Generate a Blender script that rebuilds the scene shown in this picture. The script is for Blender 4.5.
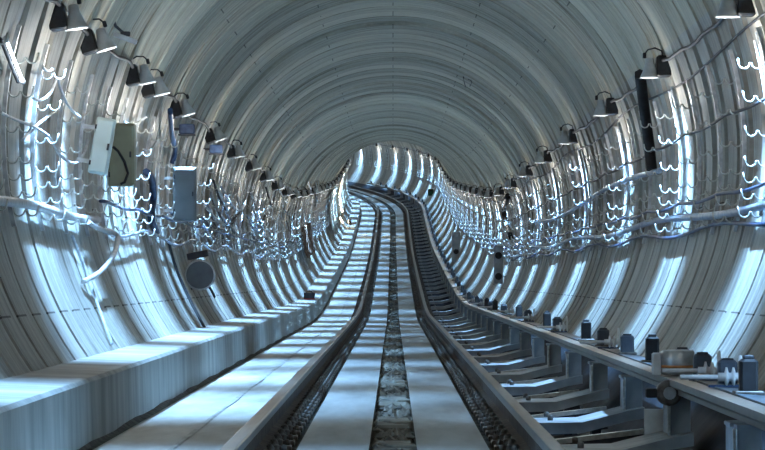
import bpy, math, random, bisect
from mathutils import Vector, Matrix
random.seed(7)
sc = bpy.context.scene
for o in list(bpy.data.objects): bpy.data.objects.remove(o)
PI = math.pi
# ------------------------------------------------ camera, world, exposure
F = 3400.0
CAMH = 0.78
cam = bpy.data.objects.new('camera', bpy.data.cameras.new('camera'))
sc.collection.objects.link(cam)
cam.data.sensor_width = 36; cam.data.lens = F/765*36
cam.data.clip_end = 600; cam.data.clip_start = 0.05
cam.location = (0, 0, CAMH)
cam.rotation_euler = (PI/2 + math.atan(52/F), 0, math.atan(10.5/F))
sc.camera = cam
w = bpy.data.worlds.new('world'); sc.world = w; w.use_nodes = True
w.node_tree.nodes['Background'].inputs[0].default_value = (0.6, 0.62, 0.6, 1)
w.node_tree.nodes['Background'].inputs[1].default_value = 0.1
sc.view_settings.view_transform = 'Standard'; sc.view_settings.look = 'None'
sc.view_settings.gamma = 1; sc.view_settings.use_curve_mapping = False
sc.view_settings.exposure = 0.2
SPOT_W = 430; FILL_W = 6.5; TUBE_E = 14
COOL = (0.29, 0.59, 1.0)
FILL_COL = (1.0, 0.96, 0.88)
LAMP_SPOT = 96
# ------------------------------------------------ the alignment of the tunnel
R = 2.55; HC = 1.70; RP = 0.894; PITCH = 7.15
S0, S1 = -14.0, 292.0
_sl = [(-50,0),(68,0),(84,.03),(120,.033),(140,.05),(170,.06),(194,.06),(240,.055),(400,.055)]
def _slope(s):
    for (a,u),(b,v) in zip(_sl,_sl[1:]):
        if a <= s <= b: return u+(v-u)*(s-a)/(b-a)
    return 0
_H = [0.0]
for i in range(1, 700): _H.append(_H[-1]+_slope(i*.5-.25)*.5)
def rise(s):
    if s <= 0: return 0.0
    k = int(s*2); f = s*2-k
    return _H[k]*(1-f)+_H[k+1]*f
def head(s): return 0 if s < 173.5 else (s-173.5)/270.0
def C(s):
    if s < 173.5: return Vector((0, s, rise(s)))
    a = head(s)
    return Vector((-270*(1-math.cos(a)), 173.5+270*math.sin(a), rise(s)))
def P(s, X, h):
    a = head(s)
    return C(s)+Vector((X*math.cos(a), X*math.sin(a), h))
def wallX(h, r=R): return math.sqrt(max(r*r-(h-HC)**2, 0))
# ------------------------------------------------ materials
def mat(name, col, rough=.7, metal=0, spec=.3, noise=None, bump=0, scale=8, emit=None, coords='Object', stretch=(1,1,1)):
    m = bpy.data.materials.new(name); m.use_nodes = True
    nt = m.node_tree; N = nt.nodes; L = nt.links; b = N['Principled BSDF']
    b.inputs['Base Color'].default_value = (*col, 1); b.inputs['Roughness'].default_value = rough
    b.inputs['Metallic'].default_value = metal; b.inputs['Specular IOR Level'].default_value = spec
    if emit:
        b.inputs['Emission Color'].default_value = (*emit[0], 1); b.inputs['Emission Strength'].default_value = emit[1]
    if noise:
        tc = N.new('ShaderNodeTexCoord'); mp = N.new('ShaderNodeMapping'); nz = N.new('ShaderNodeTexNoise')
        mp.inputs['Scale'].default_value = stretch
        nz.inputs['Scale'].default_value = scale; nz.inputs['Detail'].default_value = 6
        cr = N.new('ShaderNodeValToRGB')
        cr.color_ramp.elements[0].position = .35; cr.color_ramp.elements[1].position = .65
        cr.color_ramp.elements[0].color = (*noise, 1); cr.color_ramp.elements[1].color = (*col, 1)
        L.new(tc.outputs[coords], mp.inputs[0]); L.new(mp.outputs[0], nz.inputs[0])
        L.new(nz.outputs[0], cr.inputs[0]); L.new(cr.outputs[0], b.inputs['Base Color'])
        if bump:
            bp = N.new('ShaderNodeBump'); bp.inputs['Strength'].default_value = bump; bp.inputs['Distance'].default_value = .02
            L.new(nz.outputs[0], bp.inputs['Height']); L.new(bp.outputs[0], b.inputs['Normal'])
    return m
def math_n(nt, op, a, b=None, c=None):
    n = nt.nodes.new('ShaderNodeMath'); n.operation = op
    for i, v in enumerate((a, b, c)):
        if v is None: continue
        if isinstance(v, (int, float)): n.inputs[i].default_value = v
        else: nt.links.new(v, n.inputs[i])
    return n.outputs[0]
def lining_mat(name, dark, light, joints):
    """concrete rings: tone differs ring by ring, streaks run round the bore, dark joint dashes"""
    m = bpy.data.materials.new(name); m.use_nodes = True
    nt = m.node_tree; N = nt.nodes; L = nt.links; b = N['Principled BSDF']
    b.inputs['Roughness'].default_value = .62; b.inputs['Specular IOR Level'].default_value = .3
    uv = N.new('ShaderNodeUVMap'); sp = N.new('ShaderNodeSeparateXYZ'); L.new(uv.outputs[0], sp.inputs[0])
    u, v = sp.outputs[0], sp.outputs[1]
    ring = math_n(nt, 'FLOOR', math_n(nt, 'DIVIDE', v, RP))
    wn = N.new('ShaderNodeTexWhiteNoise'); wn.noise_dimensions = '1D'; L.new(ring, wn.inputs['W'])
    mp = N.new('ShaderNodeMapping'); mp.inputs['Scale'].default_value = (.5, 4.5, 1); L.new(uv.outputs[0], mp.inputs[0])
    n1 = N.new('ShaderNodeTexNoise'); n1.inputs['Scale'].default_value = 1.3; n1.inputs['Detail'].default_value = 7; n1.inputs['Roughness'].default_value = .65
    L.new(mp.outputs[0], n1.inputs[0])
    n2 = N.new('ShaderNodeTexNoise'); n2.inputs['Scale'].default_value = 14; n2.inputs['Detail'].default_value = 5; L.new(uv.outputs[0], n2.inputs[0])
    f = math_n(nt, 'ADD', math_n(nt, 'MULTIPLY', n1.outputs[0], 1.15), math_n(nt, 'MULTIPLY', wn.outputs['Value'], .36))
    f = math_n(nt, 'ADD', f, math_n(nt, 'MULTIPLY', n2.outputs[0], .25))
    mr = N.new('ShaderNodeMapRange'); L.new(f, mr.inputs[0]); mr.inputs[1].default_value = .6; mr.inputs[2].default_value = 1.05
    mx = N.new('ShaderNodeMix'); mx.data_type = 'RGBA'; L.new(mr.outputs[0], mx.inputs[0])
    mx.inputs[6].default_value = (*dark, 1); mx.inputs[7].default_value = (*light, 1)
    # joint dashes: thin in u, on every other ring
    par = math_n(nt, 'MODULO', math_n(nt, 'ABSOLUTE', ring), 2)
    fr = math_n(nt, 'FRACT', math_n(nt, 'DIVIDE', v, RP))
    tot = None
    for (ang, wd, parity, part) in joints:
        d = math_n(nt, 'ABSOLUTE', math_n(nt, 'SUBTRACT', u, math.radians(ang)*R))
        k = math_n(nt, 'LESS_THAN', d, wd)
        if parity is not None: k = math_n(nt, 'MULTIPLY', k, math_n(nt, 'COMPARE', par, float(parity), .1))
        k = math_n(nt, 'MULTIPLY', k, math_n(nt, 'LESS_THAN', fr, part))
        tot = k if tot is None else math_n(nt, 'MAXIMUM', tot, k)
    mx2 = N.new('ShaderNodeMix'); mx2.data_type = 'RGBA'; L.new(math_n(nt, 'MULTIPLY', tot, .8), mx2.inputs[0])
    L.new(mx.outputs[2], mx2.inputs[6]); mx2.inputs[7].default_value = (.035, .033, .03, 1)
    L.new(mx2.outputs[2], b.inputs['Base Color'])
    bp = N.new('ShaderNodeBump'); bp.inputs['Strength'].default_value = .5; bp.inputs['Distance'].default_value = .03
    L.new(f, bp.inputs['Height']); L.new(bp.outputs[0], b.inputs['Normal'])
    return m
M_ceil = lining_mat('lining_vault', (.24,.225,.175), (.58,.545,.44), [(90,.006,0,.9),(111,.007,0,.45),(66,.007,1,.45),(134,.007,1,.5),(46,.007,0,.5)])
M_wall = lining_mat('lining_wall', (.23,.225,.20), (.52,.505,.46), [(-27,.006,None,.55),(207,.007,None,.55),(-8,.006,1,.3),(188,.006,0,.3),(-38,.005,1,.4),(219,.005,1,.4)])
def slab_mat(name, dark, light, vs, us):
    m = bpy.data.materials.new(name); m.use_nodes = True
    nt = m.node_tree; N = nt.nodes; L = nt.links; b = N['Principled BSDF']
    b.inputs['Roughness'].default_value = .6; b.inputs['Specular IOR Level'].default_value = .35
    uv = N.new('ShaderNodeUVMap')
    mp = N.new('ShaderNodeMapping'); mp.inputs['Scale'].default_value = (us, vs, 1); L.new(uv.outputs[0], mp.inputs[0])
    n1 = N.new('ShaderNodeTexNoise'); n1.inputs['Scale'].default_value = 1; n1.inputs['Detail'].default_value = 7; n1.inputs['Roughness'].default_value = .6
    L.new(mp.outputs[0], n1.inputs[0])
    mr = N.new('ShaderNodeMapRange'); L.new(n1.outputs[0], mr.inputs[0]); mr.inputs[1].default_value = .36; mr.inputs[2].default_value = .62
    mx = N.new('ShaderNodeMix'); mx.data_type = 'RGBA'; L.new(mr.outputs[0], mx.inputs[0])
    mx.inputs[6].default_value = (*dark, 1); mx.inputs[7].default_value = (*light, 1)
    L.new(mx.outputs[2], b.inputs['Base Color'])
    bp = N.new('ShaderNodeBump'); bp.inputs['Strength'].default_value = .4; bp.inputs['Distance'].default_value = .02
    L.new(n1.outputs[0], bp.inputs['Height']); L.new(bp.outputs[0], b.inputs['Normal'])
    return m
M_slab = slab_mat('slab_concrete', (.34,.36,.36), (.52,.55,.55), .35, 3)
M_bench = slab_mat('bench_concrete', (.27,.28,.27), (.48,.49,.47), 3.2, .7)
M_side = slab_mat('side_slab_concrete', (.36,.37,.35), (.60,.61,.58), .5, 3)
M_bed = mat('rail_bed_dark', (.16,.15,.13), .85, noise=(.05,.045,.04), scale=6, bump=.5)  # dark mottled tone beside the rails and at the bench foot
M_gully = mat('gully_concrete_shade', (.05,.065,.085), .7, noise=(.02,.03,.045), scale=3, bump=.3)  # near-black tone carries the shade below the contact rail
M_drain = mat('drain_grime', (.14,.14,.12), .9, noise=(.04,.04,.035), scale=5, bump=.5)
M_rubble = mat('rubble', (.36,.35,.30), .9, noise=(.13,.13,.12), scale=4, bump=.4)
M_railtop = mat('rail_head_steel', (.20,.195,.19), .4, metal=.9, noise=(.26,.24,.21), scale=3, stretch=(8,.5,8))
M_rust = mat('rail_web_rust', (.12,.095,.075), .75, metal=.1, noise=(.05,.04,.035), scale=9)
M_clip = mat('fastener_steel', (.22,.21,.2), .5, metal=.6, noise=(.1,.09,.08), scale=20)
M_frame = mat('frame_grey', (.50,.54,.57), .5, noise=(.28,.32,.36), scale=5)
M_contact = mat('contact_rail_steel', (.24,.23,.21), .4, metal=.7, noise=(.2,.19,.17), scale=4)
M_cover = mat('contact_cover_grey', (.11,.13,.15), .5, noise=(.07,.09,.11), scale=4)
M_black = mat('black_rubber', (.018,.018,.02), .6, noise=(.03,.03,.034), scale=14)
M_slate = mat('slate_plastic', (.10,.12,.15), .5, noise=(.06,.075,.1), scale=9)
M_ceramic = mat('white_ceramic', (.85,.87,.88), .25, spec=.6, noise=(.7,.72,.74), scale=20)
M_copper = mat('orange_rod', (.75,.34,.14), .45, metal=.3, noise=(.6,.25,.1), scale=20)
M_hook = mat('galvanised_hook', (.74,.74,.70), .3, metal=.55, noise=(.5,.5,.47), scale=30)
M_strip = mat('galvanised_strip', (.66,.68,.70), .3, metal=.45, noise=(.4,.42,.45), scale=14)
M_housing = mat('lamp_housing_black', (.03,.032,.036), .5, noise=(.015,.015,.018), scale=16)
M_shade = mat('lamp_shade_white', (.55,.58,.60), .4, noise=(.42,.44,.46), scale=12)
M_tube = mat('lamp_glow', (.9,.95,1), .3, emit=((.78,.9,1), TUBE_E), noise=(.85,.9,.95), scale=5)
M_dcable = mat('dark_cable', (.035,.038,.045), .5, noise=(.06,.06,.07), scale=20)
M_lcable = mat('pale_cable', (.66,.68,.70), .45, noise=(.45,.47,.5), scale=24)
M_foil = mat('silver_wrap', (.50,.58,.68), .35, metal=.5, noise=(.22,.32,.5), scale=16, stretch=(1,.6,1))
M_boxpale = mat('pale_cabinet_paint', (.66,.76,.74), .45, noise=(.58,.68,.66), scale=6)
M_boxolive = mat('olive_cabinet_paint', (.33,.32,.22), .55, noise=(.27,.26,.18), scale=6)
M_boxgrey = mat('grey_cabinet_paint', (.19,.21,.22), .5, noise=(.15,.17,.18), scale=6)
M_dark = mat('dark_metal', (.07,.075,.085), .5, metal=.4, noise=(.04,.04,.05), scale=12)
M_drumface = mat('drum_face', (.14,.16,.18), .5, noise=(.11,.12,.14), scale=8)
M_red = mat('red_plastic', (.6,.06,.04), .5, noise=(.45,.04,.03), scale=12)
M_green = mat('green_plastic', (.02,.11,.06), .5, noise=(.01,.06,.04), scale=12)
M_blue = mat('blue_cable_skin', (.05,.09,.18), .4, noise=(.03,.05,.11), scale=18)
M_litwall = mat('lit_wall_pale', (.86,.83,.72), .6, noise=(.72,.68,.56), scale=3)
M_rag = mat('brown_tarp', (.22,.15,.11), .8, noise=(.12,.08,.06), scale=6)
# ------------------------------------------------ mesh helpers
class MB:
    def __init__(s): s.v=[]; s.f=[]; s.uv=[]; s.m=[]; s.smooth=[]
    def face(s, idx, uv=None, m=0, sm=False): s.f.append(idx); s.uv.append(uv); s.m.append(m); s.smooth.append(sm)
    def box(s, c, d, rot=None, m=0, taper=1.0, bev=0):
        cx,cy,cz = c; x,y,z = d[0]/2,d[1]/2,d[2]/2
        if bev:
            b = min(bev, x*.45, y*.45, z*.45)
            # chamfered box: octagonal plan + chamfered rims
            rings=[]
            for zz, ins in ((-z,b),(-z+b,0),(z-b,0),(z,b)):
                X,Y=x-ins,y-ins; t=taper if zz>0 else 1
                rings.append([((X)*t*sx if k else (X-b)*t*sx, (Y-b)*t*sy if k else Y*t*sy, zz) for sx,sy,k in ((1,-1,1),(1,1,1),(1,1,0),(-1,1,0),(-1,1,1),(-1,-1,1),(-1,-1,0),(1,-1,0))])
            n0=len(s.v)
            for r in rings:
                for p in r:
                    q=Vector(p)
                    if rot: q=rot@q
                    s.v.append((q.x+cx,q.y+cy,q.z+cz))
            for k in range(3):
                for j in range(8): s.face((n0+k*8+j,n0+k*8+(j+1)%8,n0+k*8+8+(j+1)%8,n0+k*8+8+j),m=m)
            s.face(tuple(n0+j for j in reversed(range(8))),m=m); s.face(tuple(n0+24+j for j in range(8)),m=m)
            return s
        n=len(s.v)
        for dz in (-z,z):
            t = taper if dz>0 else 1
            for dx,dy in ((-x,-y),(x,-y),(x,y),(-x,y)):
                q=Vector((dx*t,dy*t,dz))
                if rot: q=rot@q
                s.v.append((q.x+cx,q.y+cy,q.z+cz))
        for q in ((0,3,2,1),(4,5,6,7),(0,1,5,4),(1,2,6,5),(2,3,7,6),(3,0,4,7)): s.face(tuple(n+i for i in q),m=m)
        return s
    def rings(s, rs, cap=True, m=0, sm=True):
        k=len(rs[0]); n=len(s.v)
        for r in rs: s.v.extend([tuple(p) for p in r])
        for i in range(len(rs)-1):
            for j in range(k): s.face((n+i*k+j,n+i*k+(j+1)%k,n+(i+1)*k+(j+1)%k,n+(i+1)*k+j),m=m,sm=sm)
        if cap:
            s.face(tuple(n+j for j in reversed(range(k))),m=m); e=n+(len(rs)-1)*k
            s.face(tuple(e+j for j in range(k)),m=m)
        return s
    def tube(s, pts, r, n=6, m=0):
        pts=[Vector(p) for p in pts]; rs=[]; up=None
        for i,p in enumerate(pts):
            t=(pts[min(i+1,len(pts)-1)]-pts[max(i-1,0)]).normalized()
            if up is None:
                up = Vector((0,0,1)) if abs(t.z)<.9 else Vector((1,0,0))
            a=(up-t*up.dot(t)).normalized(); b=t.cross(a); up=a
            rr = r[i] if isinstance(r,(list,tuple)) else r
            rs.append([p+a*math.cos(2*PI*j/n)*rr+b*math.sin(2*PI*j/n)*rr for j in range(n)])
        return s.rings(rs,m=m)
    def lathe(s, prof, axis=(0,0,1), o=(0,0,0), n=16, m=0):
        z=Vector(axis).normalized(); x=Vector((1,0,0)) if abs(z.x)<.9 else Vector((0,1,0))
        x=(x-z*x.dot(z)).normalized(); y=z.cross(x); o=Vector(o)
        return s.rings([[o+z*h+x*math.cos(2*PI*j/n)*r+y*math.sin(2*PI*j/n)*r for j in range(n)] for r,h in prof],m=m)
    def build(s, name, mats, parent=None):
        me=bpy.data.meshes.new(name); me.from_pydata(s.v,[],s.f)
        if not isinstance(mats,(list,tuple)): mats=[mats]
        for m in mats: me.materials.append(m)
        me.polygons.foreach_set('material_index', s.m); me.polygons.foreach_set('use_smooth', s.smooth)
        if any(s.uv):
            L=me.uv_layers.new(name='UVMap'); k=0
            for f,u in zip(s.f,s.uv):
                for j in range(len(f)):
                    L.data[k].uv = u[j] if u else (0,0); k+=1
        me.update()
        o=bpy.data.objects.new(name,me); sc.collection.objects.link(o)
        if parent: o.parent=parent
        return o
def tag(o,label=None,cat=None,group=None,kind=None):
    if label: o['label']=label
    if cat: o['category']=cat
    if group: o['group']=group
    if kind: o['kind']=kind
    return o
def empty(name, s, X, h, left=False, extra=0):
    o=bpy.data.objects.new(name,None); sc.collection.objects.link(o); o.empty_display_size=.1
    o.location=P(s,X,h); o.rotation_euler=(0,0,head(s)+(PI if left else 0)+extra)
    return o
def copy_tree(o,parent=None):
    c=o.copy(); sc.collection.objects.link(c)
    if parent: c.parent=parent
    for ch in list(o.children): copy_tree(ch,c)
    return c
def srange(a,b,step):
    n=max(1,int(round((b-a)/step))); return [a+(b-a)*i/n for i in range(n+1)]
def sweep(name, prof, ss, mats, closed=False, mi=None, flip=False, parent=None, cap=False):
    """prof: list of (X,h) or function(s)->list ; faces between neighbours"""
    mb=MB(); pf = prof if callable(prof) else (lambda s: prof)
    k=len(pf(ss[0])); us=[0]
    p0=pf(ss[0])
    for i in range(1,k+1 if closed else k):
        a,b=p0[i-1],p0[i%k]; us.append(us[-1]+math.hypot(a[0]-b[0],a[1]-b[1]))
    for s in ss:
        for (X,h) in pf(s): mb.v.append(tuple(P(s,X,h)))
    e = k if closed else k-1
    for i in range(len(ss)-1):
        for j in range(e):
            q=(i*k+j, i*k+(j+1)%k, (i+1)*k+(j+1)%k, (i+1)*k+j)
            uv=[(us[j],ss[i]),(us[j+1],ss[i]),(us[j+1],ss[i+1]),(us[j],ss[i+1])]
            if flip: q=q[::-1]; uv=uv[::-1]
            mb.face(q,uv,m=mi[j] if mi else 0)
    if cap and closed:
        mb.face(tuple(range(k))); n=(len(ss)-1)*k; mb.face(tuple(n+j for j in reversed(range(k))))
    return mb.build(name,mats,parent)
# ------------------------------------------------ the lining (structure)
def sstep(a,b,x):
    t=max(0,min(1,(x-a)/(b-a))); return t*t*(3-2*t)
def lining(name, a0, a1, m, na):
    mb=MB(); rows=[]; rnd=random.Random(3)
    n=int((S1-S0)/RP)
    s=math.floor(S0/RP)*RP
    for i in range(n):
        j=rnd.uniform(-.010,.010)
        big = .012 if (i%8) in (2,6) else 0
        q=(.026 if (i%8)<4 else -.008)+j*.6
        rows += [(s,.028,.004+q),(s+.004,-.014+j-big,-.004+q),(s+.45*RP,-.006+j-big,-.005+q),(s+.91*RP,.002+j,-.001+q),(s+.914*RP,.028,.003+q)]
        s+=RP
    K=na+1; ang=[a0+(a1-a0)*k/na for k in range(K)]
    for (ss,rw,rc) in rows:
        for a_ in ang:
            e=a_ if a_<=90 else 180-a_
            t=sstep(17,30,e); lo=1-.72*sstep(-4,-16,e) if e<-4 else 1
            lo=1-.72*(1-sstep(-16,-4,e))
            r=R+(rw*lo)*(1-t)+rc*t; a=math.radians(a_)
            mb.v.append(tuple(P(ss, r*math.cos(a), HC+r*math.sin(a))))
    for i in range(len(rows)-1):
        for k in range(na):
            u0=math.radians(ang[k])*R; u1=math.radians(ang[k+1])*R
            mb.face((i*K+k,(i+1)*K+k,(i+1)*K+k+1,i*K+k+1),[(u0,rows[i][0]),(u0,rows[i+1][0]),(u1,rows[i+1][0]),(u1,rows[i][0])])
    o=mb.build(name,m); tag(o,kind='structure'); return o
lining('wall_right',-66,24,M_wall,40)
lining('wall_left',156,228,M_wall,32)
lining('ceiling',24,156,M_ceil,54)
# ------------------------------------------------ track floor (structure)
SS = srange(S0,170,2.0)+srange(172,S1,1.5)
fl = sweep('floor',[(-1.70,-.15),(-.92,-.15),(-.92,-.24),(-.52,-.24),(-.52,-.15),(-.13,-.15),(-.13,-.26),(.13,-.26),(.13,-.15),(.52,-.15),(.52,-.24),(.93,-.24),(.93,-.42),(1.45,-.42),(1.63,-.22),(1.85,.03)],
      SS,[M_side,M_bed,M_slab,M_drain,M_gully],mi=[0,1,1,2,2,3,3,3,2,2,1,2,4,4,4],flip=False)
tag(fl,kind='structure')
# concrete bench along the left wall
bench = sweep('walkway_bench',lambda s:[(-1.66,-.15),(-1.67,.20),(-1.69,.22),(-wallX(.22)-.02,.235)],SS,M_bench)
tag(bench,'long grey concrete walkway bench with stained face running along the left wall','bench')
seam = MB()
for a in srange(S0,170,2.0)[:-1]:
    pass
# narrow joint strip in the left side slab
sweep('trim_1',lambda s:[(-1.21,-.149),(-1.205,-.143),(-1.18+.012*math.sin(s*1.3),-.143),(-1.175,-.149)],srange(10,200,.8),M_bench)
bpy.data.objects['trim_1']['kind']='structure'
sweep('trim_2',lambda s:[(-1.665,-.125+.008*math.sin(s*2.1)),(-1.635+.012*math.sin(s*.9)+.008*math.sin(s*3.7),-.146),(-1.615,-.149)],srange(10,200,.8),M_bed,flip=True)
bpy.data.objects['trim_2']['kind']='structure'
# ------------------------------------------------ running rails
RP_H=[(-.036,-.002),(-.030,0),(.030,0),(.036,-.008),(.036,-.045),(.010,-.055),(.008,-.145),(.070,-.165),(.075,-.180),(-.075,-.180),(-.070,-.165),(-.008,-.145),(-.010,-.055),(-.036,-.045)]
def running_rail(X0,label):
    root=empty('running_rail',14,X0,0)
    inv=root.matrix_world.inverted()
    bpy.context.view_layer.update()
    body=sweep('rail_body',[(X0+a,b) for a,b in RP_H],srange(2,S1-4,1.5),[M_railtop,M_rust],closed=True,mi=[0,0,0,0,1,1,1,1,1,1,1,1,1,0],flip=True,cap=True)
    body.parent=root; body.matrix_parent_inverse=root.matrix_world.inverted()
    # fasteners: baseplate with two clips and bolts
    def fmesh():
        mb=MB(); mb.box((0,0,-.20),(.34,.20,.035),bev=.006)
        for sx in (-1,1):
            mb.box((sx*.085,0,-.165),(.07,.07,.045),bev=.01)
            mb.lathe([(.020,-.19),(.020,-.135),(.012,-.12),(.001,-.118)],o=(sx*.095,0,0),n=8)
            mb.lathe([(.016,-.19),(.016,-.155),(.001,-.15)],o=(sx*.145,.05,0),n=8)
        return mb
    proto=None
    for i in range(99):
        s=14.5+i*.62
        if proto is None: f=fmesh().build('fastener',M_clip,root); proto=f
        else: f=proto.copy(); sc.collection.objects.link(f)
        f.parent=root
        f.location=root.matrix_world.inverted()@P(s,X0,0)
    far=MB()
    for i in range(0,210):
        s=14.5+99*.62+i*.62
        c=P(s,X0,-.185); rt=Matrix.Rotation(head(s),3,'Z')
        far.box(tuple(c),(.34,.2,.05),rot=rt)
    fo=far.build('distant_fasteners',M_clip); fo.parent=root; fo.matrix_parent_inverse=root.matrix_world.inverted(); tag(fo,kind='stuff')
    tag(root,label,'rail','running rails of the track')
    return root
bpy.context.view_layer.update()
running_rail(-.75,'left steel running rail with worn top, nearer the concrete bench')
running_rail(.75,'right steel running rail with worn top, nearer the contact rail')
# ------------------------------------------------ rubble in the central drain
mb=MB(); rnd=random.Random(5)
s=12
def pebble(mb,p,r,rnd):
    n=len(mb.v); vs=[(0,0,1),(1,0,0),(0,1,0),(-1,0,0),(0,-1,0),(0,0,-1)]
    a=rnd.uniform(0,PI)
    for v in vs:
        k=r*rnd.uniform(.7,1.3); x,y=v[0]*math.cos(a)-v[1]*math.sin(a),v[0]*math.sin(a)+v[1]*math.cos(a)
        mb.v.append((p.x+x*k,p.y+y*k*1.4,p.z+v[2]*k*.7))
    for f in ((0,1,2),(0,2,3),(0,3,4),(0,4,1),(5,2,1),(5,3,2),(5,4,3),(5,1,4)): mb.face(tuple(n+i for i in f))
while s<150:
    for k in range(5 if s<60 else 2):
        pebble(mb,P(s+rnd.uniform(-.1,.1),rnd.uniform(-.115,.115),-.25+rnd.uniform(0,.06)),rnd.uniform(.018,.05),rnd)
    s+=.09 if s<60 else .3
o=mb.build('drain_rubble',M_rubble); tag(o,'loose grey rubble lying in the central drain between the rails','rubble',kind='stuff')
# concrete cover blocks sitting in the drain
lab=['broken concrete cover piece in the drain nearest the camera','second broken concrete cover piece along the drain','third broken concrete cover piece along the drain','fourth broken concrete cover piece along the drain','fifth broken concrete cover piece along the drain','sixth broken concrete cover piece along the drain']
spots=[15.4,17.6,19.3,22.5,26.5,31]
for i,sx in enumerate(spots):
    root=empty('drain_cover',sx,0,-.34); mb=MB()
    w_=.24; d=[.9,.7,1.1,1.3,1.6,1.2][i]
    mb.box((0,0,.045),(w_,d,.09),bev=.02)
    mb.box((.03,-d*.2,.09),(w_*.6,d*.35,.03),rot=Matrix.Rotation(.25,3,'Z'),bev=.01)
    c=mb.build('drain_cover',M_rubble); bpy.data.objects.remove(root); c.name='drain_cover'
    c.location=P(sx,0,-.26); tag(c,lab[i],'drain cover','cover pieces in the drain')
# ------------------------------------------------ right side: cross frames, contact rail, insulators
def frame_proto():
    root=empty('support_frame',0,0,0)
    mb=MB()
    # beam follows the invert: polygon extruded along y
    top=[(.93,-.16),(1.22,-.155),(1.50,-.085),(1.62,-.06)]
    bot=[(1.62,-.13),(1.50,-.15),(1.22,-.225),(.93,-.235)]
    def extr(mb,poly,y0,y1):
        n=len(mb.v); k=len(poly)
        for y in (y0,y1):
            for x,z in poly: mb.v.append((x,y,z))
        mb.face(tuple(n+i for i in range(k))); mb.face(tuple(n+k+i for i in reversed(range(k))))
        for i in range(k): mb.face((n+i,n+k+i,n+k+(i+1)%k,n+(i+1)%k))
    extr(mb,top+bot,-.45,.35)
    mb.build('beam',M_frame,root)
    for q in ([(.95,-.42),(1.0,-.42),(1.0,-.234),(.95,-.235)],[(1.3,-.42),(1.36,-.42),(1.36,-.19),(1.3,-.205)]):
        mb=MB(); extr(mb,q,-.1,.1); mb.build('foot',M_dark,root)
    MB().box((1.22,1.85,-.19),(.60,.10,.03),rot=Matrix.Rotation(-.12,3,'Y')).build('tie_plate',M_hook,root)
    MB().box((1.22,1.85,-.27),(.60,.06,.13),rot=Matrix.Rotation(-.12,3,'Y')).build('tie_web',M_dark,root)
    MB().box((1.50,-.262,.01),(.018,.03,.21),bev=.004).build('edge_plate',M_hook,root)
    mb=MB(); extr(mb,[(1.51,-.083),(1.62,-.06),(1.62,.13),(1.51,.13)],-.25,.25); mb.box((1.57,0,.125),(.16,.26,.02),bev=.004)
    mb.build('post',M_frame,root)
    for y in (-.07,.07): MB().lathe([(.018,-.15),(.018,-.12),(.008,-.115)],o=(1.02,y*4,0),n=8).build('bolt',M_clip,root)
    return root
ORD=['first','second','third','fourth','fifth','sixth','seventh','eighth','ninth','tenth','eleventh','twelfth','thirteenth','fourteenth','fifteenth','sixteenth','seventeenth','eighteenth','nineteenth','twentieth','twenty-first','twenty-second','twenty-third','twenty-fourth','twenty-fifth','twenty-sixth','twenty-seventh','twenty-eighth','twenty-ninth','thirtieth']
fp=frame_proto(); first=True; i=0; s=15.2
while s<205:
    f=fp if first else copy_tree(fp); first=False
    f.location=P(s,0,0); f.rotation_euler=(0,0,head(s))
    if i<24: tag(f,'grey cross frame beside the right rail, %s from the camera'%ORD[i],'support frame','cross frames beside the right rail')
    else: tag(f,'distant grey cross frame under the contact rail far down the tunnel','support frame','cross frames beside the right rail')
    i+=1; s+=PITCH/2
# contact rail
root=empty('contact_rail',14,1.6,.14); bpy.context.view_layer.update()
def under(o): o.parent=root; o.matrix_parent_inverse=root.matrix_world.inverted()
cs=srange(11,215,1.5)
a=sweep('conductor',[(1.545,.14),(1.545,.165),(1.50,.19),(1.50,.225),(1.60,.225),(1.60,.19),(1.575,.165),(1.575,.14)],cs,M_contact,closed=True,flip=False,cap=True); under(a)
a=sweep('cover_board',[(1.60,.20),(1.60,.235),(1.74,.225),(1.80,.17),(1.785,.165),(1.735,.205),(1.61,.215)],cs,M_cover,closed=True,cap=True,flip=False); under(a)
tag(root,'steel contact rail with grey cover board running beside the right wall','contact rail')
# black insulator blocks standing behind the contact rail
def block_proto(kind):
    root=empty('insulator_block',0,0,0)
    if kind==0:
        MB().box((0,0,.085),(.085,.10,.17),bev=.012).build('block',M_black,root)
        MB().box((0,0,.178),(.05,.06,.02),bev=.006).build('cap',M_dark,root)
        MB().box((0,0,.01),(.14,.13,.02),bev=.004).build('base_plate',M_clip,root)
    else:
        MB().box((0,0,.07),(.095,.09,.14),bev=.012).build('block',M_slate,root)
        MB().box((0,0,.143),(.06,.05,.015),bev=.005).build('cap',M_dark,root)
        MB().box((0,0,.01),(.13,.12,.02),bev=.004).build('base_plate',M_clip,root)
    return root
XB=1.67
meas=[(748,0),(727,1),(702,1),(682,1),(652,0),(627,1),(603,1),(586,0),(557,1),(547,0),(528,1),(519,0),(504,1),(495,0)]
bl=[(F*XB/(x-393),k) for x,k in meas]
# the measured positions share the real offset between tight pairs
s=bl[-1][0]+2.2; k=1
while s<215: bl.append((s,k)); s+= 2.6 if k else 4.5; k=1-k
protos=[block_proto(0),block_proto(1)]; used=[0,0]; n_=[0,0]
for i,(s,k) in enumerate(bl):
    o=protos[k] if not used[k] else copy_tree(protos[k]); used[k]=1
    o.location=P(s,XB,.225); o.rotation_euler=(0,0,head(s))
    nm=['black','slate grey'][k]; j=n_[k]; n_[k]+=1
    if j<7: tag(o,'%s insulator block on the contact rail, %s %s one from the camera'%(nm,ORD[j],nm.split()[0]),'insulator',nm+' blocks on the contact rail')
    else: tag(o,'distant %s insulator block on the contact rail far down the tunnel'%nm,'insulator',nm+' blocks on the contact rail')
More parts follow.
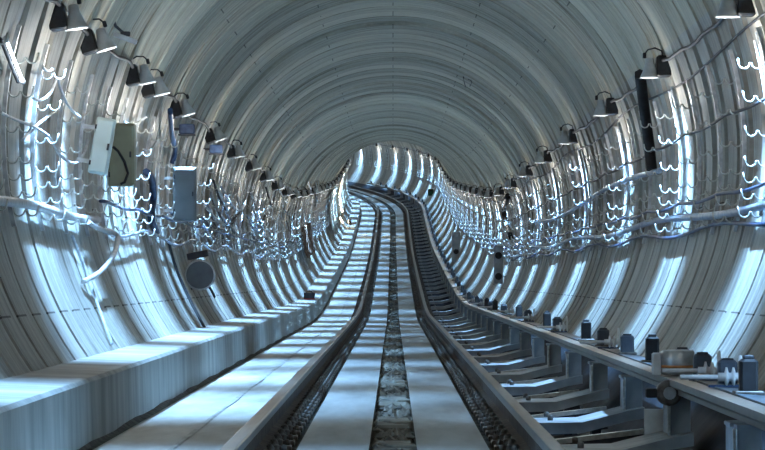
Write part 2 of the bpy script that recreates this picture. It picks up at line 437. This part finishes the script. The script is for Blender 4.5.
# white ceramic insulators on rods
def ceramic_proto():
    root=empty('ceramic_insulator',0,0,0)
    MB().tube([(-.20,0,.05),(.0,0,.05)],.012,8).build('rod',M_ceramic,root)
    mb=MB(); pr=[(.022,-.01)]
    for k in range(3): pr+=[(.022,.02+k*.035),(.05,.026+k*.035),(.05,.034+k*.035),(.022,.042+k*.035)]
    pr+=[(.022,.13)]
    mb.lathe(pr,axis=(1,0,0),o=(0,0,.05),n=14); mb.build('ceramic_body',M_ceramic,root)
    MB().box((.02,0,.005),(.16,.05,.012)).build('clip_plate',M_blue,root)
    MB().lathe([(.012,0),(.010,.11),(.002,.115)],o=(.10,0,.045),n=8).build('spike',M_ceramic,root)
    return root
cp=ceramic_proto(); first=True
cpos=[F*1.68/a for a in (337,316,219,169,137,116,101,89,80)]+[77,84,91,99]
cs2=['white ceramic insulator on the contact rail at the right edge of the view','white ceramic insulator just right of the round drum clamp','white ceramic insulator on the contact rail, third from the camera','white ceramic insulator on the contact rail, fourth from the camera','white ceramic insulator on the contact rail, fifth from the camera']
for i,s in enumerate(sorted(cpos)):
    o=cp if first else copy_tree(cp); first=False
    o.location=P(s,1.63,.232); o.rotation_euler=(0,0,head(s))
    tag(o,cs2[i] if i<5 else 'distant small white ceramic insulator on the contact rail','insulator','white ceramic insulators')
# drum-shaped clamp on the rail at about x=680
sD=F*1.62/288
root=empty('drum_clamp',sD,1.60,.20)
MB().lathe([(.085,.03),(.095,.04),(.095,.16),(.085,.17)],n=22).build('drum',M_strip,root)
MB().lathe([(.098,.07),(.098,.085)],n=22).build('band',M_copper,root)
MB().box((-.12,0,.09),(.05,.08,.13),bev=.008).build('side_plate',M_ceramic,root)
tag(root,'round grey metal drum clamp sitting on the near contact rail','clamp')
sE=F*1.53/281
root=empty('rail_joint',sE,1.50,.10)
MB().lathe([(.055,-.06),(.07,-.045),(.07,.045),(.055,.06)],axis=(0,1,0),o=(0,0,.05),n=20).build('ring',M_clip,root)
MB().lathe([(.035,-.075),(.035,.075)],axis=(0,1,0),o=(0,0,.05),n=14).build('hub',M_strip,root)
for sx in (-1,1): MB().box((sx*.095,0,.05),(.06,.10,.05),bev=.006).build('lug',M_black,root)
tag(root,'round bolted joint with black lugs hanging on the side of the contact rail','joint')
root=empty('pale_bracket_plate',sE+.6,1.47,-.22)
MB().box((0,0,.13),(.12,.03,.26),bev=.004).build('plate',M_ceramic,root); MB().box((0,.03,.02),(.14,.08,.04),bev=.004).build('plate_foot',M_blue,root)
tag(root,'pale bracket plate with blue foot standing under the contact rail joint','bracket')
# ------------------------------------------------ lamps
def lamp_proto():
    # local +x = towards the wall, -x = towards the tunnel axis
    root=empty('wall_lamp',0,0,0)
    MB().box((.075,0,.005),(.125,.16,.185),bev=.014).build('housing',M_housing,root)
    mb=MB(); mb.box((.165,0,.02),(.10,.04,.03)); mb.box((.205,0,.0),(.02,.10,.14),bev=.004); mb.build('wall_bracket',M_dark,root)
    # flared shade, open at the bottom
    mb=MB(); n=20; prof=[(.024,.080),(.036,.072),(.040,.03),(.060,-.035),(.080,-.082),(.084,-.095),(.081,-.095),(.076,-.080),(.055,-.032),(.036,.025),(.03,.062),(.02,.066)]
    mb.lathe(prof,o=(-.045,0,0),n=n); sh=mb.build('lamp_shade',M_shade,root)
    MB().lathe([(.02,.06),(.022,.0),(.034,-.06),(.030,-.080),(.005,-.088)],o=(-.045,0,0),n=12).build('bulb',M_tube,root)
    MB().tube([(.07,0,.08),(.06,0,.14),(.0,0,.165),(-.06,0,.15),(-.09,0,.11),(-.085,0,.085)],.007,6).build('cable_tail',M_dcable,root)
    MB().box((-.09,0,.10),(.03,.04,.05),bev=.006).build('connector',M_housing,root)
    return root
LX,LH=2.27,2.60
lp=lamp_proto(); first=True
spot=bpy.data.lights.new('lamp_spot','SPOT'); spot.energy=SPOT_W; spot.color=COOL; spot.spot_size=math.radians(LAMP_SPOT); spot.spot_blend=.85; spot.shadow_soft_size=.045
fill=bpy.data.lights.new('lamp_fill','POINT'); fill.energy=FILL_W; fill.color=FILL_COL; fill.shadow_soft_size=.05  # added fill point hung below each shade to lift the vault
def put_lamp(s,side,label,group,tilt=0,aim=-.13,light=True):
    global first
    o=lp if first else copy_tree(lp); first=False
    left = side<0
    x=LX-.0
    o.location=P(s,side*x,LH); o.rotation_euler=(0,tilt,head(s)+(PI if left else 0))
    tag(o,label,'lamp',group)
    if light:
        L=bpy.data.objects.new('lamp_beam',spot); sc.collection.objects.link(L)
        L.parent=o; L.location=(-.045,0,-.165); L.rotation_euler=(0,aim,0)
        G=bpy.data.objects.new('lamp_fill',fill); sc.collection.objects.link(G); G.parent=o; G.location=(-.10,0,-.36)
    return o
rl=[F*LX/(x-393) for x in (735,655,605,568,543,525,510)]
rs=[1.0,8.1,15.3]+rl
s=rs[-1]+PITCH
while s<262: rs.append(s); s+=PITCH
for i,s in enumerate(rs):
    j=i-3
    if j<0: lb='lamp on the right wall close beside the camera, %s from behind'%ORD[i]
    elif j<9: lb='black boxed lamp with white shade on the right wall, %s in view from the camera'%ORD[j]
    else: lb='distant small lamp on the right wall far down the tunnel'
    put_lamp(s,1,lb,'lamps along the right wall')
ll=[F*LX/(393-x) for x in (68,97,140,155,182,215,236)]
ls=[2.5,9.5,16.5]+ll
s=ls[-1]+5.8
while s<250: ls.append(s); s+=PITCH*.85
for i,s in enumerate(ls):
    j=i-3
    if j<0: lb='lamp on the left wall close beside the camera, %s from behind'%ORD[i]
    elif j<9: lb='black boxed lamp with white shade on the left wall, %s in view from the camera'%ORD[j]
    else: lb='distant small lamp on the left wall far down the tunnel'
    put_lamp(s,-1,lb,'lamps along the left wall',tilt=[.25,.3,.35,.15,.3,.2][i%6])
# ------------------------------------------------ cable brackets
HR=[2.19,1.97,1.74,1.54,1.43,1.32,1.20]
def hook_pts(h):
    # double J hook projecting from the wall towards the axis; local frame x from X=R at wall
    x0=wallX(h)-.035; pts=[]
    pts.append((x0,0,h+.012))
    for k in range(2):
        cx=x0-.045-k*.085
        for t in range(9):
            a=PI*t/8
            pts.append((cx+.036*math.cos(a),0,h-.036*math.sin(a)+.012))
    pts.append((pts[-1][0]-.006,0,h+.045))
    return pts
def strip(mb,h0,h1):
    a0=math.asin((h0-HC)/R); a1=math.asin((h1-HC)/R); n=14; rows=[]
    for k in range(n+1):
        a=a0+(a1-a0)*k/n; row=[]
        for (r,y) in ((R-.012,-.022),(R-.040,-.022),(R-.040,.022),(R-.012,.022)): row.append((r*math.cos(a),y,HC+r*math.sin(a)))
        rows.append(row)
    mb.rings(rows,sm=False)
def bracket_proto(full):
    root=empty('cable_bracket',0,0,0) if full else None
    if full:
        mb=MB(); strip(mb,1.10,2.42); mb.build('mounting_strip',M_strip,root)
        for h in HR:
            MB().tube(hook_pts(h),.0058,6).build('hook',M_hook,root)
        return root
    mb=MB(); strip(mb,1.10,2.42)
    for f in range(len(mb.f)): mb.m[f]=0
    for h in HR: mb.tube(hook_pts(h),.010,4,m=1)
    return mb.build('cable_bracket',[M_strip,M_hook])
bf=bracket_proto(True); bs=bracket_proto(False); uf=us_=False
for side in (1,-1):
    base = rl[0] if side>0 else ll[0]
    ss=[]; s=base-PITCH*1.0
    step=PITCH/4 
    while s<232:
        ss.append(s); s+= step if s<75 else PITCH/3
    cnt=0
    for i,s in enumerate(ss):
        if s<17: continue
        cnt+=1
        # pairs: one strip right under a lamp
        nm='right' if side>0 else 'left'
        if s<62:
            o=bf if not uf else copy_tree(bf); uf=True
            lab_='curved metal bracket strip with double hooks on the %s wall, %s from the camera'%(nm,ORD[cnt-1]); g='hook brackets on the near %s wall'%nm
        else:
            o=bs if not us_ else bs.copy()
            if us_: sc.collection.objects.link(o)
            us_=True
            lab_='distant bracket strip with small hooks on the %s wall deep in the tunnel'%nm; g='distant hook brackets on the %s wall'%nm
        o.location=P(s+.05,0,0); o.rotation_euler=(0,0,head(s)+(PI if side<0 else 0))
        tag(o,lab_,'bracket',g)
# ------------------------------------------------ cables along the walls
def run(name,side,hfn,off,r,m,a,b,step=.9,label='',group=None,n=6):
    mb=MB(); pts=[]
    for s in srange(a,b,step):
        h=hfn(s); pts.append(P(s,side*(wallX(h)-off),h))
    mb.tube(pts,r,n); o=mb.build(name,m); tag(o,label,'cable',group); return o
def sag(h,per,amp,ph=0): return lambda s: h-amp*abs(math.sin(PI*(s-ph)/per))+amp*.4*math.sin(s*.7)
run('lamp_supply_cable',1,lambda s: 2.66-.05*abs(math.sin(PI*(s-rl[0])/PITCH))+.01*math.sin(3*s),.03,.016,M_dcable,12,235,.6,'dark supply cable sagging from lamp to lamp on the right wall')
run('lamp_supply_cable',-1,lambda s: 2.68-.05*abs(math.sin(PI*(s-ll[0])/6))+.01*math.sin(3*s),.03,.016,M_dcable,12,225,.6,'dark supply cable sagging from lamp to lamp on the left wall')
run('wrapped_cable',1,lambda s:1.27+.03*math.sin(s*.45),.08,.030,M_foil,14,60,.6,'silver blue wrapped cable lying in the lower hooks of the right wall')
run('wrapped_cable',1,lambda s:1.74+.07*math.sin((s-30)*.22),.08,.028,M_foil,31.5,62,.6,'silver blue wrapped cable looping along the right wall at half height')
run('wrapped_cable',-1,lambda s:1.25+.015*math.sin(s*.9),.08,.032,M_lcable,12,28,.5,'thick pale wrapped pipe lying in the lower hooks of the near left wall')
run('signal_cable',1,lambda s:2.44-.04*math.sin(s*.5),.03,.010,M_dcable,12,120,.7,'thin dark cable just below the lamps of the right wall')
run('signal_cable',1,lambda s:1.98-.03*abs(math.sin(PI*s/PITCH*2)),.08,.012,M_dcable,14,200,.7,'thin dark cable in the upper hooks of the right wall')
run('signal_cable',1,lambda s:1.40-.03*abs(math.sin(PI*s/PITCH*2)),.12,.014,M_blue,14,200,.7,'thin blue cable in the lower hooks of the right wall')
run('signal_cable',-1,lambda s:1.42-.03*abs(math.sin(PI*s/PITCH*2)),.12,.014,M_blue,28,200,.7,'thin blue cable in the lower hooks of the left wall')
run('signal_cable',-1,lambda s:1.55-.12*abs(math.sin(PI*s/PITCH)),.12,.020,M_dcable,37,120,.6,'black cable draped in long loops along the left wall')
run('signal_cable',-1,lambda s:1.18+.05*math.sin(s*.8),.10,.014,M_foil,28,150,.6,'silver blue cable bundle under the hooks of the left wall')
run('signal_cable',1,lambda s:1.15+.03*math.sin(s*.8),.06,.015,M_blue,22,200,.6,'dark blue cable bundle under the hooks of the right wall')
for i,sl in enumerate(rl+[rl[-1]+PITCH*k for k in range(1,11)]):  # pale tubes modelled in place of bright lamp streaks on the wall
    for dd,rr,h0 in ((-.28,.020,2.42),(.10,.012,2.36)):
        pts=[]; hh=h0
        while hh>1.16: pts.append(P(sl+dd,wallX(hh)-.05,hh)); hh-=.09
        o=MB().tube(pts,rr,6).build('highlight_tube',M_lcable)
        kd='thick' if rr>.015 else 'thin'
        if i<7: tag(o,'%s white highlight tube curving down the right wall below its %s lamp in view'%(kd,ORD[i]),'highlight tube','white highlight tubes below the right lamps')
        else: tag(o,'distant %s white highlight tube below a lamp deep on the right wall'%kd,'highlight tube','distant white highlight tubes on the right wall')
# dangling loops on the left wall
def px(s,x,y,):
    """a point of the cross-section at distance s seen at pixel x,y (flat part of the track)"""
    return ((x-393)/F*s, (277-y)/F*s+CAMH-rise(s)*0)
def hang(name,pts,r,m,label,group=None,n=6):
    """pts: (s, X, h); Catmull-Rom smoothed"""
    P3=[P(*p) for p in pts]; out=[]
    for i in range(len(P3)-1):
        p0=P3[max(i-1,0)];p1=P3[i];p2=P3[i+1];p3=P3[min(i+2,len(P3)-1)]
        for t in [k/6 for k in range(6)]:
            out.append(.5*((2*p1)+(-p0+p2)*t+(2*p0-5*p1+4*p2-p3)*t*t+(-p0+3*p1-3*p2+p3)*t**3))
    out.append(P3[-1]); mb=MB(); mb.tube(out,r,n); o=mb.build(name,m); tag(o,label,'cable',group); return o
def onwall(x,y,off=.1,side=-1):
    """distance, X, h of the wall point behind pixel x,y (off metres in front of the lining)"""
    kx=(x-393)/F; ky=(277-y)/F; r=R-off; c=HC-CAMH
    A=kx*kx+ky*ky; B=-2*ky*c; Cc=c*c-r*r
    s=(-B+math.sqrt(B*B-4*A*Cc))/(2*A)
    return (s, kx*s, ky*s+CAMH)
W=onwall
hang('loose_cable',[W(33,98),W(40,100),W(50,93),W(57,78),W(60,88),W(68,105),W(80,117),W(88,112)],.0105,M_lcable,'white loose cable looping below the near left lamps')
hang('loose_cable',[W(0,112),W(14,119),W(32,126),W(48,136),W(60,155),W(74,163),W(83,155),W(88,140)],.0105,M_lcable,'grey loose cable drooping beside the pale cabinet on the left wall')
hang('loose_cable',[W(22,140,.08),W(38,124,.08),W(58,109,.08)],.0105,M_lcable,'pale stiff conduit slanting up the near left wall')
hang('loose_cable',[W(42,66),W(47,71),W(52,69)],.0105,M_lcable,'short white cable end between two left lamps')
hang('loose_cable',[W(124,122),W(133,124),W(141,120),W(146,117)],.0105,M_lcable,'white cable end curling over the olive cabinet')
hang('loose_cable',[W(143,149),W(150,150),W(155,143)],.0105,M_lcable,'white cable end hanging right of the olive cabinet')
hang('grey_hose',[W(88,222,.12),W(100,229,.14),W(115,233,.16),W(118,240,.17),W(113,256,.16),W(100,272,.12),W(83,282,.03)],.021,M_lcable,'thick grey hose bending down from the brackets onto the left wall')
hang('thin_hose',[W(72,236,.05),W(82,262,.03),W(96,300,.03),W(112,344,.03)],.012,M_frame,'thin pale hose running down the left wall to the bench')
hang('black_hose',[W(168,240,.05),W(176,268,.03),W(190,300,.03),W(206,330,.03)],.017,M_black,'thin black hose running down the left wall beside the round drum')
hang('dark_hose',[W(146,172,.12),W(152,180,.14),W(153,200,.12),W(151,218,.1),W(156,232,.08)],.04,M_blue,'thick dark blue hose hanging left of the grey cabinet')
hang('dark_hose',[W(170,110,.1),W(172,135,.12),W(175,150,.1),W(172,163,.08)],.03,M_blue,'dark blue hose hanging below a left lamp above the grey cabinet')
hang('black_pipe',[W(640,74,.06),W(644,105,.08),W(648,135,.08),W(652,170,.08)],.055,M_black,'thick black pipe hanging down the right wall between two lamps')
hang('black_pipe',[W(508,196,.06),W(504,215,.08),W(511,238,.1)],.06,M_black,'black pipe hanging on the right wall above the small grey cabinet')
rnd=random.Random(11)
lw=['white','pale','grey']
for i in range(34):
    x=rnd.uniform(196,318); y=rnd.uniform(178,222)+ (x-196)*.05
    d=rnd.uniform(3,9); 
    k=rnd.random()
    m=M_lcable if k<.55 else (M_foil if k<.8 else M_dcable)
    s_,X_,h_=W(x,y)
    hang('dangling_wire',[(s_,X_,h_),(s_+d*.25,X_+.05,h_-rnd.uniform(.12,.3)),(s_+d*.6,X_+.03,h_-rnd.uniform(.1,.25)),(s_+d,X_,h_+rnd.uniform(-.05,.1))],rnd.uniform(.011,.02),m,
         'loose wire dangling in a tangle along the middle of the left wall','wires dangling along the left wall',5)
# fluorescent batten near the left edge
p0=Vector(P(*W(6,40,.10))); p1=Vector(P(*W(22,80,.10)))
root=bpy.data.objects.new('tube_light',None); sc.collection.objects.link(root); root.location=p1
d=p0-p1
MB().tube([(0,0,0),tuple(d)],.009,10).build('tube',M_tube,root)
q=d.normalized()
MB().tube([tuple(-q*.06),(0,0,0)],.018,10).build('end_cap',M_ceramic,root); MB().tube([tuple(d),tuple(d+q*.06)],.018,10).build('end_cap',M_ceramic,root)
mb=MB(); mb.tube([tuple(Vector((-.035,.02,0))-q*.05),tuple(d+Vector((-.035,.02,0))+q*.05)],.012,6); mb.build('batten',M_dark,root)
tag(root,'bare glowing tube light slanting on the left wall at the picture edge','tube light')
# grey bar fitting by the second left lamp
root=empty('tube_fitting',*W(125,38,.14))
MB().box((0,0,0),(.20,.06,.04),rot=Matrix.Rotation(.35,3,'Y'),bev=.008).build('batten',M_shade,root)
MB().box((.0,0,.035),(.08,.04,.04),bev=.006).build('clip',M_dark,root)
MB().tube([(0,0,.03),(-.08,0,.10),(-.10,0,.16)],.012,6).build('arm',M_dark,root)
tag(root,'unlit pale tube fitting beside the second left lamp under the vault','light fitting')
# ------------------------------------------------ cabinets and devices
def cabinet(name,x0,x1,y0,y1,X,depth,m,label,tilt=0,door=True,extra=None,s=None):
    s=s or F*abs(X)/abs((x0+x1)/2-393); k=s/F
    w_=abs(x1-x0)*k; h_=abs(y1-y0)*k; cx=((x0+x1)/2-393)*k; zb=(277-max(y0,y1))*k+CAMH
    root=empty(name,s,cx,zb-rise(s)); root.rotation_euler=(0,tilt,head(s))
    MB().box((0,depth/2,h_/2),(w_,depth,h_),bev=.01).build('cabinet_body',m,root)
    if door:
        MB().box((0,-.010,h_/2),(w_*.88,.022,h_*.92),bev=.006).build('door',m,root)
        MB().box((w_*.36,-.028,h_*.5),(.015,.02,.05),bev=.003).build('handle',M_dark,root.children[-1])
        for zz in (.18,.82): MB().tube([(-w_*.45,-.022,h_*(zz-.04)),(-w_*.45,-.022,h_*(zz+.04))],.007,6).build('hinge',M_dark,root)
    side=-1 if X<0 else 1
    for zz in (.2,.8): MB().box((side*(w_/2+.04),depth*.6,h_*zz),(.12,.03,.03)).build('mounting_arm',M_strip,root)
    tag(root,label,'cabinet'); root['size']=(w_,depth,h_)
    return root,w_,h_
c1,w1,h1=cabinet('electrical_cabinet',87,106,117,174,-2.16,.12,M_boxpale,'pale green electrical cabinet leaning beside the olive one on the left wall',tilt=-.17+.34)
c2,w2,h2=cabinet('electrical_cabinet',108,134,123,186,-2.12,.22,M_boxolive,'olive electrical cabinet with a black cable across its door on the left wall',s=28.6)
cb=MB(); cb.tube([(-w2*.3,-.03,h2*.62),(-w2*.1,-.05,h2*.55),(w2*.15,-.055,h2*.38),(w2*.28,-.05,h2*.2),(w2*.15,-.045,h2*.06),(0,-.03,h2*.03)],.012,6); cb.build('door_cable',M_black,c2)
c3,_,_=cabinet('electrical_cabinet',173,196,167,221,-2.10,.2,M_boxgrey,'dark grey electrical cabinet on the left wall right of the olive one',s=36.5)
c4,w4,h4=cabinet('signal_cabinet',494,503,246,284,2.20,.25,M_frame,'small grey signal cabinet with two dark discs on the right wall',door=False)
for zz in (.2,.75): MB().lathe([(.07,-.02),(.075,0),(.07,.01)],axis=(0,1,0),o=(0,-.01,h4*zz),n=16).build('dark_disc',M_black,c4)
c5,w5,h5=cabinet('signal_cabinet',452,460,232,262,2.2,.25,M_frame,'distant small signal cabinet with dark disc on the right wall',door=False,s=112)
MB().lathe([(.09,-.02),(.09,.01)],axis=(0,1,0),o=(0,-.01,h5*.35),n=16).build('dark_disc',M_black,c5)
# blue boxes under left lamps
for (x,y,lb) in ((187,129,'dark blue box hanging under the fifth left lamp'),(216,149,'dark blue box hanging under the sixth left lamp')):
    s_,X_,h_=W(x,y,.16); root=empty('junction_box',s_,X_,h_-.07)
    MB().box((0,0,.07),(.17,.12,.11),bev=.01).build('box_body',M_blue,root); MB().box((0,0,.005),(.19,.14,.015)).build('base_plate',M_dark,root)
    MB().box((-.12,0,.07),(.10,.03,.03)).build('arm',M_dark,root)
    tag(root,lb,'junction box')
# round drum on the left wall
s_=39.0; k=s_/F; cx=(200-393)*k; cz=(275-277)*-k+CAMH
root=empty('round_drum',s_,cx,cz-.17)
mb=MB(); mb.lathe([(.155,.0),(.172,.01),(.172,.15),(.14,.20)],axis=(0,1,0),o=(0,0,.17),n=30); mb.build('drum_body',M_drumface,root)
mb=MB(); mb.lathe([(.160,-.012),(.178,-.008),(.178,.02),(.168,.022)],axis=(0,1,0),o=(0,0,.17),n=30); mb.build('rim',M_strip,root)
MB().lathe([(.158,-.016),(.158,-.006)],axis=(0,1,0),o=(0,0,.17),n=30).build('front_disc',M_drumface,root)
MB().box((-.03,.08,.40),(.24,.18,.075),rot=Matrix.Rotation(-.2,3,'Y'),bev=.006).build('top_plate',M_dark,root)
MB().tube([(-.10,.05,.02),(-.15,.05,-.09)],.014,6).build('leg',M_dark,root); MB().tube([(.10,.05,.04),(.14,.05,-.03),(.17,.05,-.09)],.014,6).build('leg',M_dark,root)
MB().box((-.19,.1,.17),(.10,.06,.06)).build('wall_arm',M_dark,root)
tag(root,'dark grey round drum with pale rim mounted low on the left wall','drum')
# small dark case with red strip on the bench
s_=F*1.78/(393-313)
root=empty('tool_case',s_,-1.86,.222)
MB().box((0,0,.08),(.24,.5,.15),bev=.012).build('case_body',M_dark,root); MB().box((0,-.02,.015),(.22,.5,.02)).build('red_strip',M_red,root)
MB().tube([(-.06,0,.155),(-.05,0,.19),(.05,0,.19),(.06,0,.155)],.01,6).build('handle',M_black,root)
tag(root,'small dark case with red lower edge standing on the bench','case')
# green device on the far right wall, pale stand-in for lit wall and tarp on the far left wall
s_=183; root=empty('green_device',s_,2.2,.5)
MB().box((0,0,.2),(.30,.2,.36),bev=.02).build('device_body',M_green,root); MB().box((.0,-.11,.3),(.16,.03,.1),bev=.01).build('device_face',M_black,root); MB().box((.18,0,.2),(.14,.05,.05)).build('arm',M_dark,root)
tag(root,'dark green device on the far right wall where the track turns','device')
def wall_sheet(name,a,b,h0,h1,side,m,label,cat,off=.2):
    mb=MB(); ns=26; nh=10
    for i in range(ns+1):
        s=a+(b-a)*i/ns
        for j in range(nh+1):
            h=h0+(h1-h0)*j/nh; r=R-off-.03*math.sin(i*1.3)-.02*math.sin(j*2+i)
            mb.v.append(tuple(P(s,side*wallX(h,r),h)))
    for i in range(ns):
        for j in range(nh): mb.face((i*(nh+1)+j,(i+1)*(nh+1)+j,(i+1)*(nh+1)+j+1,i*(nh+1)+j+1),sm=True)
    o=mb.build(name,m); md=o.modifiers.new('thickness','SOLIDIFY'); md.thickness=.01; tag(o,label,cat); return o
wall_sheet('lit_wall_patch',126,170,.95,2.45,-1,M_litwall,'crumpled pale layer standing in for the strongly lit far end of the left wall','wall patch')  # pale layer over the lining; strong wall light put into its colour
wall_sheet('brown_tarp',88,97,.9,1.7,-1,M_rag,'brown tarp hanging on the far left wall below the lamps','tarp')

# dark painted mark on the vault
mb=MB()
for pl in ([(463.5,76.5),(464.3,82),(465.6,87)],[(468.5,79),(471,80),(472,82),(470,86)]):
    pts=[P(*W(x,y,.012)) for x,y in pl]; mb.tube(pts,.009,5)
tag(mb.build('painted_mark',M_black),'small dark painted mark on the right half of the vault','mark')
# added warm floodlight to brighten the pale patch far down the left wall
root=empty('fill_flood',150,-1.9,.235)
MB().tube([(0,0,0),(0,0,.18)],.02,8).build('stand',M_dark,root)
MB().box((0,0,.27),(.12,.22,.18),bev=.015).build('lamp_head',M_housing,root)
MB().box((-.065,0,.27),(.012,.18,.14)).build('lamp_glass',mat('warm_fill_panel',(1,.9,.7),.3,emit=((1,.85,.6),12),noise=(.95,.85,.65),scale=5),root)
L=bpy.data.lights.new('fill_flood_beam','SPOT'); L.energy=1500; L.color=(1,.84,.6); L.spot_size=2.6; L.spot_blend=.5; L.shadow_soft_size=.06
o=bpy.data.objects.new('fill_flood_beam',L); sc.collection.objects.link(o); o.parent=root; o.location=(-.09,0,.30); o.rotation_euler=(0,2.2,0)
tag(root,'added warm fill light on a short stand shining at the pale wall patch far down the bench','flood light')
